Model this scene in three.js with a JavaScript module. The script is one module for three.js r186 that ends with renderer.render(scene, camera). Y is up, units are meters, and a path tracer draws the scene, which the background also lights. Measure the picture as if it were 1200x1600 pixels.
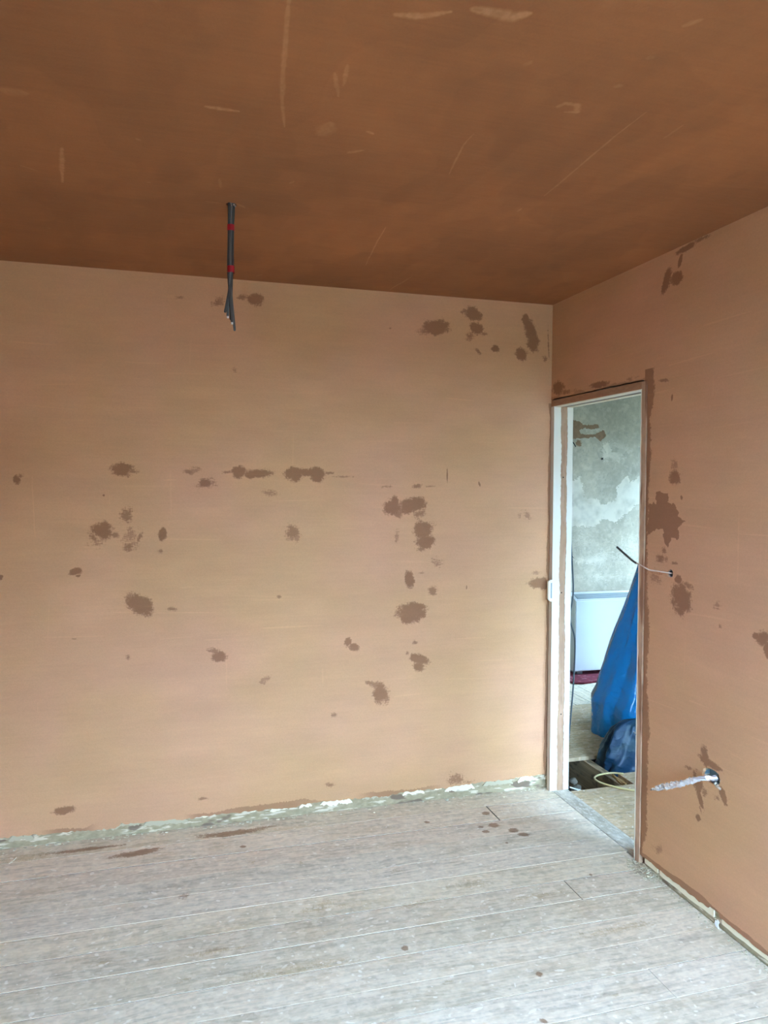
import * as THREE from 'three';
import { mergeGeometries, toCreasedNormals } from 'three/addons/utils/BufferGeometryUtils.js';

// ---------------------------------------------------------------- camera, sky, exposure
const scene = new THREE.Scene();
const camera = new THREE.PerspectiveCamera(2 * Math.atan(800 / 1178.2) * 180 / Math.PI, 1200 / 1600, 0.05, 200);
camera.rotation.order = 'YXZ';
camera.position.set(-1.8918, 1.5827, 3.499);
camera.rotation.set(-0.0376, -0.2795, 0.00788);
scene.add(camera);
{ // bluish hazy overcast sky, brighter overhead than at the horizon, the same all the way round
  const w = 8, h = 128, d = new Float32Array(w * h * 4);
  for (let j = 0; j < h; j++) { const up = Math.sin(((j + 0.5) / h - 0.5) * Math.PI), L = 0.72 + 0.9 * Math.max(0, up); for (let i = 0; i < w; i++) d.set([0.53 * L, 0.90 * L, 1.44 * L, 1], (j * w + i) * 4); }
  const t = new THREE.DataTexture(d, w, h, THREE.RGBAFormat, THREE.FloatType); t.mapping = THREE.EquirectangularReflectionMapping; t.colorSpace = THREE.LinearSRGBColorSpace; t.magFilter = t.minFilter = THREE.LinearFilter; t.needsUpdate = true;
  scene.background = t; scene.backgroundIntensity = 6.0;
}
const renderer = new THREE.WebGLRenderer({ antialias: true });
renderer.toneMapping = THREE.LinearToneMapping;
renderer.toneMappingExposure = 7.0;
renderer.shadowMap.enabled = true;

// ---------------------------------------------------------------- helpers
let seed = 7;
const rnd = () => { seed = (seed + 0x6d2b79f5) | 0; let t = Math.imul(seed ^ (seed >>> 15), 1 | seed); t = (t + Math.imul(t ^ (t >>> 7), 61 | t)) ^ t; return ((t ^ (t >>> 14)) >>> 0) / 4294967296; };
const rr = (a, b) => a + (b - a) * rnd();
const clamp = (x, a = 0, b = 1) => Math.min(b, Math.max(a, x));
const lerp = (a, b, t) => a + (b - a) * t;
const sstep = (a, b, x) => { const t = clamp((x - a) / (b - a)); return t * t * (3 - 2 * t); };
const LAT = new Float32Array(65536); for (let i = 0; i < 65536; i++) LAT[i] = rnd();
function vn(x, y) {                                                 // value noise 0..1
  const xi = Math.floor(x), yi = Math.floor(y), fx = x - xi, fy = y - yi, u = fx * fx * (3 - 2 * fx), v = fy * fy * (3 - 2 * fy);
  const a = (xi & 255), b = ((xi + 1) & 255), c = (yi & 255) << 8, d = ((yi + 1) & 255) << 8;
  return (LAT[a + c] * (1 - u) + LAT[b + c] * u) * (1 - v) + (LAT[a + d] * (1 - u) + LAT[b + d] * u) * v;
}
const fbm = (x, y, o = 4) => { let s = 0, a = 0.5, n = 0; for (let i = 0; i < o; i++) { s += a * vn(x, y); n += a; a *= 0.5; x = x * 2.03 + 17.1; y = y * 2.03 + 5.7; } return s / n; };
function texture(w, h, fn, srgb = true) {                           // fn(u, v, out) writes 0..255
  const data = new Uint8Array(w * h * 4), o = [0, 0, 0];
  for (let j = 0; j < h; j++) for (let i = 0; i < w; i++) {
    fn((i + 0.5) / w, (j + 0.5) / h, o, i, j);
    const k = (j * w + i) * 4; data[k] = clamp(o[0], 0, 255); data[k + 1] = clamp(o[1], 0, 255); data[k + 2] = clamp(o[2], 0, 255); data[k + 3] = 255;
  }
  const t = new THREE.DataTexture(data, w, h);
  t.magFilter = THREE.LinearFilter; t.minFilter = THREE.LinearMipmapLinearFilter; t.generateMipmaps = true;
  t.wrapS = t.wrapT = THREE.MirroredRepeatWrapping; if (srgb) t.colorSpace = THREE.SRGBColorSpace; t.needsUpdate = true;
  return t;
}
const M = (color, roughness = 0.9, more = {}) => new THREE.MeshStandardMaterial({ color, roughness, ...more });
const names = {};
const numbered = (n) => { const k = names[n] = (names[n] ?? -1) + 1; return k ? `${n}_${String(k).padStart(3, '0')}` : n; };
function mesh(name, geo, mat, parent = scene, label) {
  const m = new THREE.Mesh(geo, mat); m.name = numbered(name); m.castShadow = m.receiveShadow = true; parent.add(m);
  if (label) m.userData.label = label; return m;
}
function group(name, parent = scene) { const g = new THREE.Group(); g.name = numbered(name); parent.add(g); return g; }
const struct = (o) => { o.userData.kind = 'structure'; return o; };
const tag = (o, label, category, grp) => { Object.assign(o.userData, { label, category }); if (grp) o.userData.group = grp; return o; };
function uvFrom(geo, f) {                                           // uv from position, in the surface's own metres
  const p = geo.attributes.position, uv = new Float32Array(p.count * 2);
  for (let i = 0; i < p.count; i++) { const [a, b] = f(p.getX(i), p.getY(i), p.getZ(i)); uv[2 * i] = a; uv[2 * i + 1] = b; }
  geo.setAttribute('uv', new THREE.BufferAttribute(uv, 2)); return geo;
}
function box(x0, x1, y0, y1, z0, z1) { const g = new THREE.BoxGeometry(x1 - x0, y1 - y0, z1 - z0); g.translate((x0 + x1) / 2, (y0 + y1) / 2, (z0 + z1) / 2); return g; }
function bevelBox(x0, x1, y0, y1, z0, z1, b = 0.002) {              // box with every edge chamfered, via an extruded profile
  const s = new THREE.Shape(); s.moveTo(x0 + b, y0 + b); s.lineTo(x1 - b, y0 + b); s.lineTo(x1 - b, y1 - b); s.lineTo(x0 + b, y1 - b); s.closePath();
  const g = new THREE.ExtrudeGeometry(s, { depth: z1 - z0 - 2 * b, bevelEnabled: true, bevelThickness: b, bevelSize: b, bevelSegments: 1 });
  g.translate(0, 0, z0 + b); return g;
}
const AX = { // shape axes -> world axes
  back: new THREE.Matrix4(),
  right: new THREE.Matrix4().makeBasis(new THREE.Vector3(0, 0, 1), new THREE.Vector3(0, 1, 0), new THREE.Vector3(-1, 0, 0)), // u=z, v=y, depth towards -x
  floor: new THREE.Matrix4().makeBasis(new THREE.Vector3(1, 0, 0), new THREE.Vector3(0, 0, -1), new THREE.Vector3(0, 1, 0)),
  ceiling: new THREE.Matrix4().makeBasis(new THREE.Vector3(1, 0, 0), new THREE.Vector3(0, 0, 1), new THREE.Vector3(0, -1, 0)), // u=x, v=z, depth downwards
};
function slab(shape, depth, axes, shift = [0, 0, 0]) {              // extruded from depth behind the face to the face
  const g = new THREE.ExtrudeGeometry(shape, { depth, bevelEnabled: false }); g.translate(0, 0, -depth); g.applyMatrix4(AX[axes]); g.translate(...shift); return g;
}
const poly = (pts) => { const s = new THREE.Shape(); pts.forEach(([a, b], i) => (i ? s.lineTo(a, b) : s.moveTo(a, b))); s.closePath(); return s; };
function blobPath(cx, cy, rx, ry, n = 14, rough = 0.2, rot = 0) {
  const h = new THREE.Path(), c = Math.cos(rot), s = Math.sin(rot);
  for (let i = 0; i < n; i++) { const a = -i / n * Math.PI * 2, k = 1 + rr(-rough, rough), x = Math.cos(a) * rx * k, y = Math.sin(a) * ry * k; const X = cx + x * c - y * s, Y = cy + x * s + y * c; if (i) h.lineTo(X, Y); else h.moveTo(X, Y); }
  h.closePath(); return h;
}
function raggedStrip(u0, u1, low, high, step = 0.012) {             // outline of a strip whose long edges follow two functions
  const p = [], n = Math.max(2, Math.round((u1 - u0) / step));
  for (let i = 0; i <= n; i++) { const u = lerp(u0, u1, i / n); p.push([u, low(u)]); }
  for (let i = n; i >= 0; i--) { const u = lerp(u0, u1, i / n); p.push([u, Math.max(low(u) + 0.002, high(u))]); }
  return poly(p);
}
function tube(pts, r, seg = 60, rad = 8, flat = 1) {
  const c = new THREE.CatmullRomCurve3(pts.map((p) => new THREE.Vector3(...p)), false, 'centripetal');
  return new THREE.TubeGeometry(c, seg, r, rad, false);
}
function cap(pt, towards, r) { const g = new THREE.SphereGeometry(r, 8, 6); g.translate(...pt); return g; }
function blob(mask, w, h, X0, Y0, W, H, list, sx = 1) {              // rasterise ragged ellipses [cx, cy, rx, ry, turn, kind] in metres into a mask
  for (const [cx, cy, rx, ry, a, kind] of list) {
    const R = Math.max(rx, ry) * 1.9, ca = Math.cos(a), sa = Math.sin(a);
    const i0 = Math.max(0, Math.floor((cx - R - X0) / W * w)), i1 = Math.min(w - 1, Math.ceil((cx + R - X0) / W * w)), j0 = Math.max(0, Math.floor((cy - R - Y0) / H * h)), j1 = Math.min(h - 1, Math.ceil((cy + R - Y0) / H * h));
    const soft = kind === 0 ? 0.36 : 0.6, amp = kind === 0 ? 0.75 : kind === 1 ? 1.0 : 1.1, str = kind === 0 ? 0.25 : kind === 1 ? 0.7 : 1.1, off = kind === 2 ? 0.30 : kind === 1 ? 0.12 : -0.05, top = kind === 2 ? 0.62 : kind === 1 ? 0.85 : 1;
    for (let j = j0; j <= j1; j++) for (let i = i0; i <= i1; i++) {
      const x = X0 + (i + 0.5) / w * W, y = Y0 + (j + 0.5) / h * H, dx = x - cx, dy = y - cy, u = (dx * ca + dy * sa) / rx / 1.2, v = (-dx * sa + dy * ca) / ry / 1.2, d = Math.sqrt(u * u + v * v);
      const val = 1 - d + (fbm(x * 38 + 3, y * 38 + cx * 9, 2) - 0.5) * amp * 0.7 + (fbm(x * 170 + 3, y * 170 + cx * 9, 3) - 0.5) * amp * 0.6 + (vn(x * 230 + 9, y * 330) - 0.5) * amp * 0.2 + (vn(x * 70, y * 420) - 0.5) * str * 0.7 + (vn(x * 420, y * 90) - 0.5) * str * 0.5 - off;
      const m = sstep(-0.05, soft, val) * top; const k = j * w + i; if (m > mask[k]) mask[k] = m;
    }
  }
}
function fillPoly(mask, w, h, X0, Y0, W, H, pts, rough = 0.004) {
  const xs = pts.map((p) => p[0]), ys = pts.map((p) => p[1]);
  const i0 = Math.max(0, Math.floor((Math.min(...xs) - 0.02 - X0) / W * w)), i1 = Math.min(w - 1, Math.ceil((Math.max(...xs) + 0.02 - X0) / W * w)), j0 = Math.max(0, Math.floor((Math.min(...ys) - 0.02 - Y0) / H * h)), j1 = Math.min(h - 1, Math.ceil((Math.max(...ys) + 0.02 - Y0) / H * h));
  for (let j = j0; j <= j1; j++) for (let i = i0; i <= i1; i++) {
    let x = X0 + (i + 0.5) / w * W, y = Y0 + (j + 0.5) / h * H; const q = fbm(x * 60, y * 60, 3) - 0.5; x += q * rough * 6; y += (vn(x * 90 + 9, y * 90) - 0.5) * rough * 4;
    let inside = false; for (let a = 0, b = pts.length - 1; a < pts.length; b = a++) { const [xa, ya] = pts[a], [xb, yb] = pts[b]; if ((ya > y) !== (yb > y) && x < (xb - xa) * (y - ya) / (yb - ya) + xa) inside = !inside; }
    if (inside) mask[j * w + i] = Math.max(mask[j * w + i], 0.95);
  }
}
function stroke(mask, w, h, X0, Y0, W, H, pts, width, k = 1) {      // tapered trowel stroke
  const total = pts.slice(1).reduce((s, p, i) => s + Math.hypot(p[0] - pts[i][0], p[1] - pts[i][1]), 0); let run = 0;
  for (let s = 1; s < pts.length; s++) {
    const [xa, ya] = pts[s - 1], [xb, yb] = pts[s], L = Math.hypot(xb - xa, yb - ya), n = Math.ceil(L / 0.0015);
    for (let q = 0; q < n; q++) {
      const t = q / n, f = (run + L * t) / total, r = width * (0.35 + 0.65 * Math.sin(Math.PI * Math.min(1, f * 0.9 + 0.1))) * (0.7 + 0.6 * vn(f * 30 + xa * 99, 3));
      const x = lerp(xa, xb, t) + (vn(f * 6, xa * 50) - 0.5) * 0.003, y = lerp(ya, yb, t);
      const ci = (x - X0) / W * w, cj = (y - Y0) / H * h, ri = Math.max(0.8, r / W * w);
      for (let j = Math.floor(cj - ri); j <= cj + ri; j++) for (let i = Math.floor(ci - ri); i <= ci + ri; i++) if (i >= 0 && j >= 0 && i < w && j < h) { const m = k * clamp(1.8 - 1.8 * Math.hypot(i - ci, j - cj) / (ri + 0.5)); if (m > mask[j * w + i]) mask[j * w + i] = m; }
    }
    run += L;
  }
}

// ---------------------------------------------------------------- plaster
const plasterBump = texture(1024, 1024, (u, v, o) => {
  const x = u * 1.2, y = v * 1.2, n = 0.76 * fbm(x * 9, y * 14, 5) + 0.05 * vn(x * 14, y * 190) * fbm(x * 5, y * 5, 2) * 2 + 0.10 * vn(x * 500, y * 500); o[0] = o[1] = o[2] = n * 255;
}, false);
plasterBump.repeat.set(2.3, 2.1);
const BACK = [[-2.506,1.586,0.013,0.019,0.39,0],[-2.491,1.602,0.013,0.008,0.57,1],[-2.088,1.634,0.045,0.025,0.01,0],[-2.041,1.627,0.032,0.011,-0.08,1],[-2.068,1.435,0.03,0.036,-0.55,1],[-2.166,1.368,0.04,0.036,-0.38,0],[-2.203,1.338,0.021,0.025,0.54,1],[-2.193,1.321,0.037,0.028,-0.01,2],[-2.124,1.348,0.032,0.014,-0.01,1],[-2.045,1.336,0.043,0.054,-0.01,2],[-2.055,1.299,0.024,0.025,-0.02,1],[-2.015,1.33,0.011,0.034,-0.38,1],[-1.914,1.349,0.016,0.029,-0.01,0],[-1.926,1.272,0.019,0.014,-0.02,1],[-2.277,1.191,0.026,0.014,0.26,0],[-2.267,1.172,0.01,0.006,-0.03,0],[-2.008,1.036,0.053,0.036,-0.58,0],[-2.054,1.064,0.016,0.028,-0.22,1],[-2.019,1.0,0.038,0.014,-0.22,2],[-1.88,1.014,0.028,0.009,-0.13,1],[-2.06,0.804,0.013,0.011,-0.06,1],[-2.572,1.174,0.01,0.01,-0.77,0],[-2.16,1.522,0.004,0.004,0.0,0],[-2.284,0.898,0.013,0.004,-0.05,2],[-1.781,1.635,0.039,0.014,0.16,2],[-1.798,1.627,0.025,0.011,0.01,1],[-1.725,1.581,0.043,0.026,0.19,1],[-1.728,1.578,0.025,0.017,0.01,0],[-1.58,1.632,0.026,0.026,0.01,0],[-1.634,1.629,0.026,0.009,0.01,1],[-1.484,1.627,0.056,0.018,0.06,0],[-1.525,1.618,0.023,0.015,0.01,0],[-1.321,1.623,0.042,0.03,0.01,0],[-1.218,1.627,0.034,0.027,-0.16,0],[-1.27,1.633,0.043,0.018,0.01,0],[-1.215,1.606,0.028,0.018,0.01,0],[-1.321,1.596,0.015,0.015,0.01,1],[-1.157,1.631,0.034,0.008,0.01,1],[-1.437,1.536,0.038,0.015,-0.08,2],[-1.332,1.354,0.033,0.042,0.25,1],[-1.314,1.321,0.018,0.027,-0.01,2],[-1.394,1.053,0.012,0.011,-0.03,1],[-1.666,0.785,0.029,0.021,-0.06,0],[-1.694,0.816,0.032,0.015,-0.32,1],[-1.453,0.668,0.035,0.015,0.39,2],[-1.476,0.654,0.024,0.012,-0.07,2],[-1.061,0.822,0.016,0.019,-0.05,0],[-1.033,0.796,0.029,0.015,-0.22,0],[-0.879,1.569,0.032,0.008,0.01,2],[-0.726,1.57,0.033,0.013,0.06,1],[-0.653,1.571,0.04,0.005,0.01,2],[-0.852,1.467,0.039,0.034,-0.0,0],[-0.833,1.495,0.016,0.025,0.0,0],[-0.751,1.477,0.066,0.031,0.13,0],[-0.712,1.499,0.03,0.019,0.0,0],[-0.708,1.436,0.033,0.028,-0.0,1],[-0.816,1.439,0.026,0.025,-0.0,1],[-0.691,1.354,0.046,0.044,0.16,0],[-0.677,1.3,0.043,0.032,-0.01,0],[-0.661,1.357,0.049,0.026,0.5,2],[-0.703,1.263,0.03,0.016,-0.02,1],[-0.822,1.327,0.013,0.04,-0.1,2],[-0.755,1.116,0.023,0.035,0.14,0],[-0.768,1.142,0.01,0.019,-0.03,1],[-0.634,1.056,0.024,0.025,-0.36,1],[-0.695,1.146,0.017,0.009,-0.03,2],[-0.616,1.195,0.04,0.025,-0.02,2],[-0.743,0.952,0.07,0.041,-0.04,0],[-0.766,0.924,0.033,0.022,-0.04,0],[-0.72,0.979,0.047,0.019,-0.04,0],[-0.728,0.802,0.017,0.013,-0.05,1],[-0.761,0.753,0.01,0.013,-0.05,1],[-0.701,0.718,0.044,0.022,-0.3,0],[-0.704,0.68,0.03,0.022,-0.06,0],[-0.897,0.563,0.035,0.045,0.19,0],[-0.867,0.539,0.023,0.044,-0.07,1],[-0.926,0.603,0.043,0.021,-0.48,1],[-0.945,0.613,0.033,0.012,-0.4,1],[-0.165,1.427,0.014,0.023,0.16,2],[-0.125,1.427,0.024,0.028,0.66,2],[-0.058,1.077,0.051,0.027,-0.03,0],[-0.025,1.066,0.029,0.023,-0.03,0],[-0.07,1.13,0.029,0.013,-0.03,2],[-0.454,1.069,0.003,0.01,-0.03,0],[-0.392,1.585,0.005,0.013,0.33,0],[-0.564,1.628,0.004,0.032,0.01,0],[-1.129,0.474,0.016,0.012,-0.08,1],[-1.146,0.136,0.025,0.012,-0.1,1],[-1.741,0.133,0.023,0.008,-0.02,1],[-2.334,0.146,0.038,0.016,0.12,0],[-0.501,0.096,0.052,0.029,-0.1,1],[-0.438,0.076,0.056,0.013,-0.1,2],[-0.632,2.348,0.064,0.034,0.15,0],[-0.694,2.323,0.036,0.019,-0.1,1],[-0.438,2.427,0.046,0.029,-0.34,0],[-0.475,2.437,0.027,0.016,0.07,1],[-0.417,2.356,0.033,0.026,-0.43,0],[-0.454,2.316,0.023,0.026,-0.27,1],[-0.378,2.33,0.021,0.013,0.06,1],[-0.315,2.261,0.021,0.014,-0.1,0],[-0.405,2.24,0.026,0.01,-0.71,1],[-0.123,2.358,0.029,0.067,0.28,0],[-0.108,2.305,0.032,0.045,0.06,0],[-0.149,2.415,0.018,0.026,0.07,0],[-0.171,2.243,0.028,0.035,0.05,0],[-0.038,2.225,0.018,0.017,-0.27,1],[-0.021,2.294,0.005,0.091,0.06,1],[-0.863,2.327,0.01,0.005,0.06,1],[-1.505,2.416,0.038,0.023,0.07,0],[-1.56,2.421,0.038,0.014,0.16,1],[-1.663,2.396,0.022,0.029,-0.47,2],[-1.674,2.387,0.028,0.017,0.07,1],[-1.597,2.09,0.014,0.014,0.05,2],[-1.84,2.4,0.025,0.008,0.07,2],[-1.094,1.614,0.069,0.005,0.01,2]];
const RIGHT = [[0.915,2.388,0.021,0.043,-0.37,0],[0.981,2.383,0.031,0.022,-0.25,0],[0.951,2.383,0.032,0.012,-0.25,1],[0.998,2.447,0.01,0.024,-0.32,0],[1.03,2.483,0.051,0.011,0.05,0],[1.112,2.492,0.062,0.008,0.01,1],[0.912,2.001,0.032,0.006,-0.13,1],[0.966,1.928,0.006,0.012,-0.11,0],[0.997,1.613,0.03,0.025,-0.0,0],[0.995,1.663,0.023,0.032,-0.02,2],[1.037,1.537,0.006,0.008,0.26,0],[0.917,1.294,0.032,0.023,0.1,1],[0.94,1.327,0.018,0.015,-0.27,1],[1.0,1.282,0.019,0.007,0.1,1],[0.891,1.214,0.053,0.031,0.12,2],[0.949,1.295,0.016,0.027,0.32,2],[1.047,1.154,0.052,0.055,0.09,0],[1.029,1.221,0.019,0.015,0.12,0],[1.037,1.106,0.03,0.022,0.16,1],[1.086,1.206,0.033,0.012,-0.24,1],[1.246,1.156,0.023,0.018,0.4,2],[1.262,1.083,0.011,0.009,0.18,1],[1.464,1.078,0.028,0.023,0.2,0],[1.435,1.083,0.014,0.011,0.2,0],[1.484,1.048,0.017,0.029,0.21,0],[1.199,0.596,0.018,0.035,0.34,0],[1.203,0.578,0.04,0.013,-0.07,0],[1.257,0.574,0.033,0.012,-0.07,0],[1.12,0.519,0.037,0.009,0.1,1],[1.146,0.504,0.012,0.02,0.56,1],[1.169,0.47,0.023,0.022,0.5,0],[1.18,0.429,0.013,0.036,0.45,0],[1.204,0.457,0.022,0.016,0.68,1],[1.267,0.466,0.019,0.012,0.39,1],[1.299,0.486,0.014,0.027,0.53,0],[1.318,0.478,0.02,0.007,0.39,2],[1.173,0.351,0.011,0.012,0.41,0],[1.185,0.385,0.006,0.019,0.4,1],[0.941,0.121,0.04,0.018,0.44,2],[0.068,2.072,0.052,0.029,-0.12,0],[0.158,2.042,0.095,0.012,-0.03,1],[0.45,2.041,0.071,0.013,-0.01,0],[0.687,2.036,0.052,0.009,0.04,2]];
const BIG = [[0.833, 1.501], [0.88, 1.514], [0.875, 1.543], [0.897, 1.563], [0.952, 1.55], [0.958, 1.51], [0.988, 1.517], [1.011, 1.49], [1.029, 1.46], [1.065, 1.448], [1.026, 1.432], [1.021, 1.379], [0.976, 1.373], [0.964, 1.341], [0.936, 1.361], [0.925, 1.412], [0.875, 1.403], [0.828, 1.377]];
const CEIL = [[[-1.67, 2.04], [-1.63, 1.68], [-1.6, 1.52]], [[-1.8, 1.57], [-1.76, 1.57], [-1.72, 1.57]], [[-2.17, 1.22], [-2.19, 1.06], [-2.2, 0.96]], [[-2.3, 1.06], [-2.26, 1.03]], [[-1.41, 1.42], [-1.37, 1.45]], [[-1.5, 1.51], [-1.49, 1.58]], [[-1.53, 1.81], [-1.5, 1.71]], [[-1.51, 1.85], [-1.5, 1.76]], [[-1.39, 1.56], [-1.37, 1.55]], [[-1.53, 1.16], [-1.52, 1.18]], [[-1.74, 1.13], [-1.73, 1.06]], [[-1.14, 0.87], [-1.12, 0.65], [-1.09, 0.39]], [[-1.46, 2.05], [-1.41, 2.06], [-1.36, 2.09]], [[-1.32, 2.11], [-1.27, 2.11], [-1.24, 2.11], [-1.21, 2.13]], [[-0.98, 1.82], [-0.97, 1.84], [-0.94, 1.84], [-0.92, 1.81], [-0.95, 1.8]], [[-1.09, 1.37], [-1.12, 1.56], [-1.12, 1.63]], [[-0.74, 1.3], [-0.75, 1.52], [-0.76, 1.72], [-0.76, 1.86]], [[-0.63, 1.75], [-0.63, 1.83]], [[-0.76, 1.15], [-0.76, 1.18]], [[-0.9, 1.94], [-0.89, 1.95]], [[-0.9, 2.18], [-0.88, 2.21]], [[-1.14, 1.96], [-1.13, 1.98]], [[-0.9, 2.06], [-0.89, 2.07]], [[-0.88, 0.04], [-0.85, 0.29]], [[-0.39, 0.02], [-0.4, 0.07]], [[-2.27, 1.51], [-2.21, 1.51]], [[-1.77, 0.93], [-1.72, 0.93]], [[-1.67, 0.94], [-1.64, 0.91]], [[-1.51, 0.08], [-1.49, 0.12]], [[-1.97, 1.34], [-1.96, 1.33]], [[-1.95, 1.04], [-1.94, 1.04]], [[-2.31, 0.5], [-2.3, 0.49]]];
const DRY = [210, 155, 114], DRY2 = [205, 155, 107], DAMP = [0.74, 0.68, 0.635];

function plasterTexture(w, h, X0, W, H, list, extra, tone = [1, 1, 1]) {
  const mask = new Float32Array(w * h), scrape = new Float32Array(w * h); blob(mask, w, h, X0, 0, W, H, list); if (extra) extra(mask);
  for (let i = 0; i < 70; i++) { const x = X0 + rr(0.05, 0.95) * W, y = rr(0.5, 2.2), L = rr(0.04, 0.28), up = rnd() < 0.2, q = rr(-0.06, 0.06); stroke(scrape, w, h, X0, 0, W, H, [[x, y], up ? [x + q * L, y + L] : [x + L, y + q * L]], rr(0.0012, 0.004), rr(0.2, 0.8)); }   // dry trowel scrapes
  return texture(w, h, (u, v, o, i, j) => {
    const x = X0 + u * W, y = v * H, t = clamp((fbm(x * 2.3 + 40, y * 2.6, 4) - 0.3) * 2.4), s = 1 + (vn(x * 9, y * 150) - 0.5) * 0.014 + (vn(x * 260, y * 300) - 0.5) * 0.03 + (fbm(x * 4, y * 11, 3) - 0.5) * 0.07, m = mask[j * w + i];
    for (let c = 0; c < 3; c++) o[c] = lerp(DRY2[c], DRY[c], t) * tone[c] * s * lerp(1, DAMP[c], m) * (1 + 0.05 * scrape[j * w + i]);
  });
}
const bx0 = -2.7, bxw = 2.7;
const backTex = plasterTexture(2048, 1900, bx0, bxw, 2.5, BACK, (mask) => {
  const w = 2048, h = 1900; // damp line where the wall meets the door lining, and the damp band
  for (let j = 0; j < 2.0 / 2.5 * h; j++) for (let i = w - 24; i < w; i++) { const y = j / h * 2.5, e = 0.010 + (fbm(y * 12, 31, 3) - 0.5) * 0.016; if ((w - i) / w * bxw < e) mask[j * w + i] = Math.max(mask[j * w + i], 0.8); }
  // damp band along the ragged foot of the plaster
  for (let j = 0; j < 110; j++) for (let i = 0; i < w; i++) { const x = bx0 + (i + 0.5) / w * bxw, y = (j + 0.5) / h * 2.5, e = 0.070 + (fbm(x * 7, 2, 3) - 0.5) * 0.04 + (vn(x * 45, 7) - 0.5) * 0.004 + (fbm(x * 160, y * 160, 3) - 0.5) * 0.012; const on = sstep(0.4, 0.55, fbm(x * 2.4 + 4, 9, 2)); if (y < e) mask[j * w + i] = Math.max(mask[j * w + i], 0.62 * on * sstep(0, 0.004, e - y)); }
});
const rw = 2.0;
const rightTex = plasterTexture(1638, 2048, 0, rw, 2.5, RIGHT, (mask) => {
  const w = 1638, h = 2048; fillPoly(mask, w, h, 0, 0, rw, 2.5, BIG);
  for (let j = 0; j < h; j++) {                                     // wet strip of fresh filling beside the door lining
    const y = (j + 0.5) / h * 2.5; if (y > 2.06) break;
    const e = 0.836 + (fbm(y * 5, 3, 4) - 0.5) * 0.055 + (vn(y * 60, 5) - 0.5) * 0.008 + 0.018 * sstep(0.55, 0.45, Math.abs(y - 0.55)) ;
    for (let i = Math.floor(0.79 / rw * w); i < (e + 0.01) / rw * w; i++) { const x = i / w * rw; mask[j * w + i] = Math.max(mask[j * w + i], 0.9 * sstep(0.006, -0.006, x - e + (fbm(x * 160, y * 160, 3) - 0.5) * 0.02)); }
  }
  for (let j = 0; j < 90; j++) for (let i = Math.floor(0.8 / rw * w); i < w; i++) { const x = (i + 0.5) / w * rw, y = (j + 0.5) / h * 2.5, e = 0.064 + (fbm(x * 9, 12, 3) - 0.5) * 0.03; if (y < e) mask[j * w + i] = Math.max(mask[j * w + i], 0.7); }
  for (let j = Math.floor(2.0 / 2.5 * h); j < 2.06 / 2.5 * h; j++) for (let i = 0; i < 0.8 / rw * w; i++) { const x = (i + 0.5) / w * rw, y = (j + 0.5) / h * 2.5; if (y < 2.028 + (fbm(x * 14, 1, 3) - 0.5) * 0.03) mask[j * w + i] = Math.max(mask[j * w + i], 0.45); }
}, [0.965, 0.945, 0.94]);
const cx0 = -3.0, cw = 3.0, ch = 2.6;
const ceilTex = (() => {
  const w = 2048, h = 1775, mask = new Float32Array(w * h);
  CEIL.forEach((s, i) => stroke(mask, w, h, cx0, 0, cw, ch, s, [0.007, 0.009, 0.008, 0.005, 0.007, 0.024, 0.006, 0.006, 0.007, 0.004, 0.005, 0.003, 0.011, 0.018, 0.009, 0.003, 0.0035, 0.004, 0.005, 0.008, 0.008, 0.007, 0.007, 0.004, 0.004, 0.02, 0.006, 0.006, 0.004, 0.005, 0.004, 0.004][i], [0.55, 0.9, 0.8, 0.4, 0.6, 0.4, 0.5, 0.5, 0.7, 0.6, 0.35, 0.7, 0.8, 1, 0.7, 0.6, 0.6, 0.35, 0.5, 0.4, 0.5, 0.3, 0.3, 0.6, 0.4, 0.3, 0.4, 0.5, 0.5, 0.5, 0.5, 0.4][i]));
  return texture(w, h, (u, v, o, i, j) => {
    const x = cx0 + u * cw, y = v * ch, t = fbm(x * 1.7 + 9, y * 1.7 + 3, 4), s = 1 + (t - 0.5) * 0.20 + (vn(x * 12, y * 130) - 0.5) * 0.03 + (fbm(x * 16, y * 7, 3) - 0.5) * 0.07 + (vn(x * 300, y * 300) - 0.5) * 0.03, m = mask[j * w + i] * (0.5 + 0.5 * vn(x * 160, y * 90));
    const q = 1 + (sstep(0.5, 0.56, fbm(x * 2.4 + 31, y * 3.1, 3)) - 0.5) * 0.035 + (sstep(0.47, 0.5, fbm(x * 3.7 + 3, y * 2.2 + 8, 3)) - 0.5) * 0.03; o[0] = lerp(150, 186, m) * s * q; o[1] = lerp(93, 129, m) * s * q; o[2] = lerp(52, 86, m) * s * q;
  });
})();
const plaster = (map, k = 0.0016) => new THREE.MeshStandardMaterial({ map, roughness: 0.88, bumpMap: plasterBump, bumpScale: k });
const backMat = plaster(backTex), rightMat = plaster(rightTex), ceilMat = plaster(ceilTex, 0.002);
const plainPlaster = M(0xc8a387, 0.92), oldWall = (() => {          // old distempered wall laid bare behind the plaster foot
  const t = texture(2048, 96, (u, v, o) => {
    const x = u * 2.7, y = v * 0.12, n = fbm(x * 60, y * 90, 4), w = 0.8 * sstep(0.57, 0.68, fbm(x * 16 + 7, y * 90, 4)), b = sstep(0.6, 0.7, fbm(x * 11 + 3, y * 30 + 8, 3));
    const g = [lerp(150, 192, n), lerp(134, 171, n), lerp(100, 134, n)]; for (let c = 0; c < 3; c++) { g[c] = lerp(g[c], [232, 215, 182][c], w); o[c] = lerp(g[c], [120, 96, 76][c], b * 0.8); }
  }); t.wrapS = t.wrapT = THREE.RepeatWrapping; return M(0xffffff, 0.95, { map: t });
})();
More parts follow.
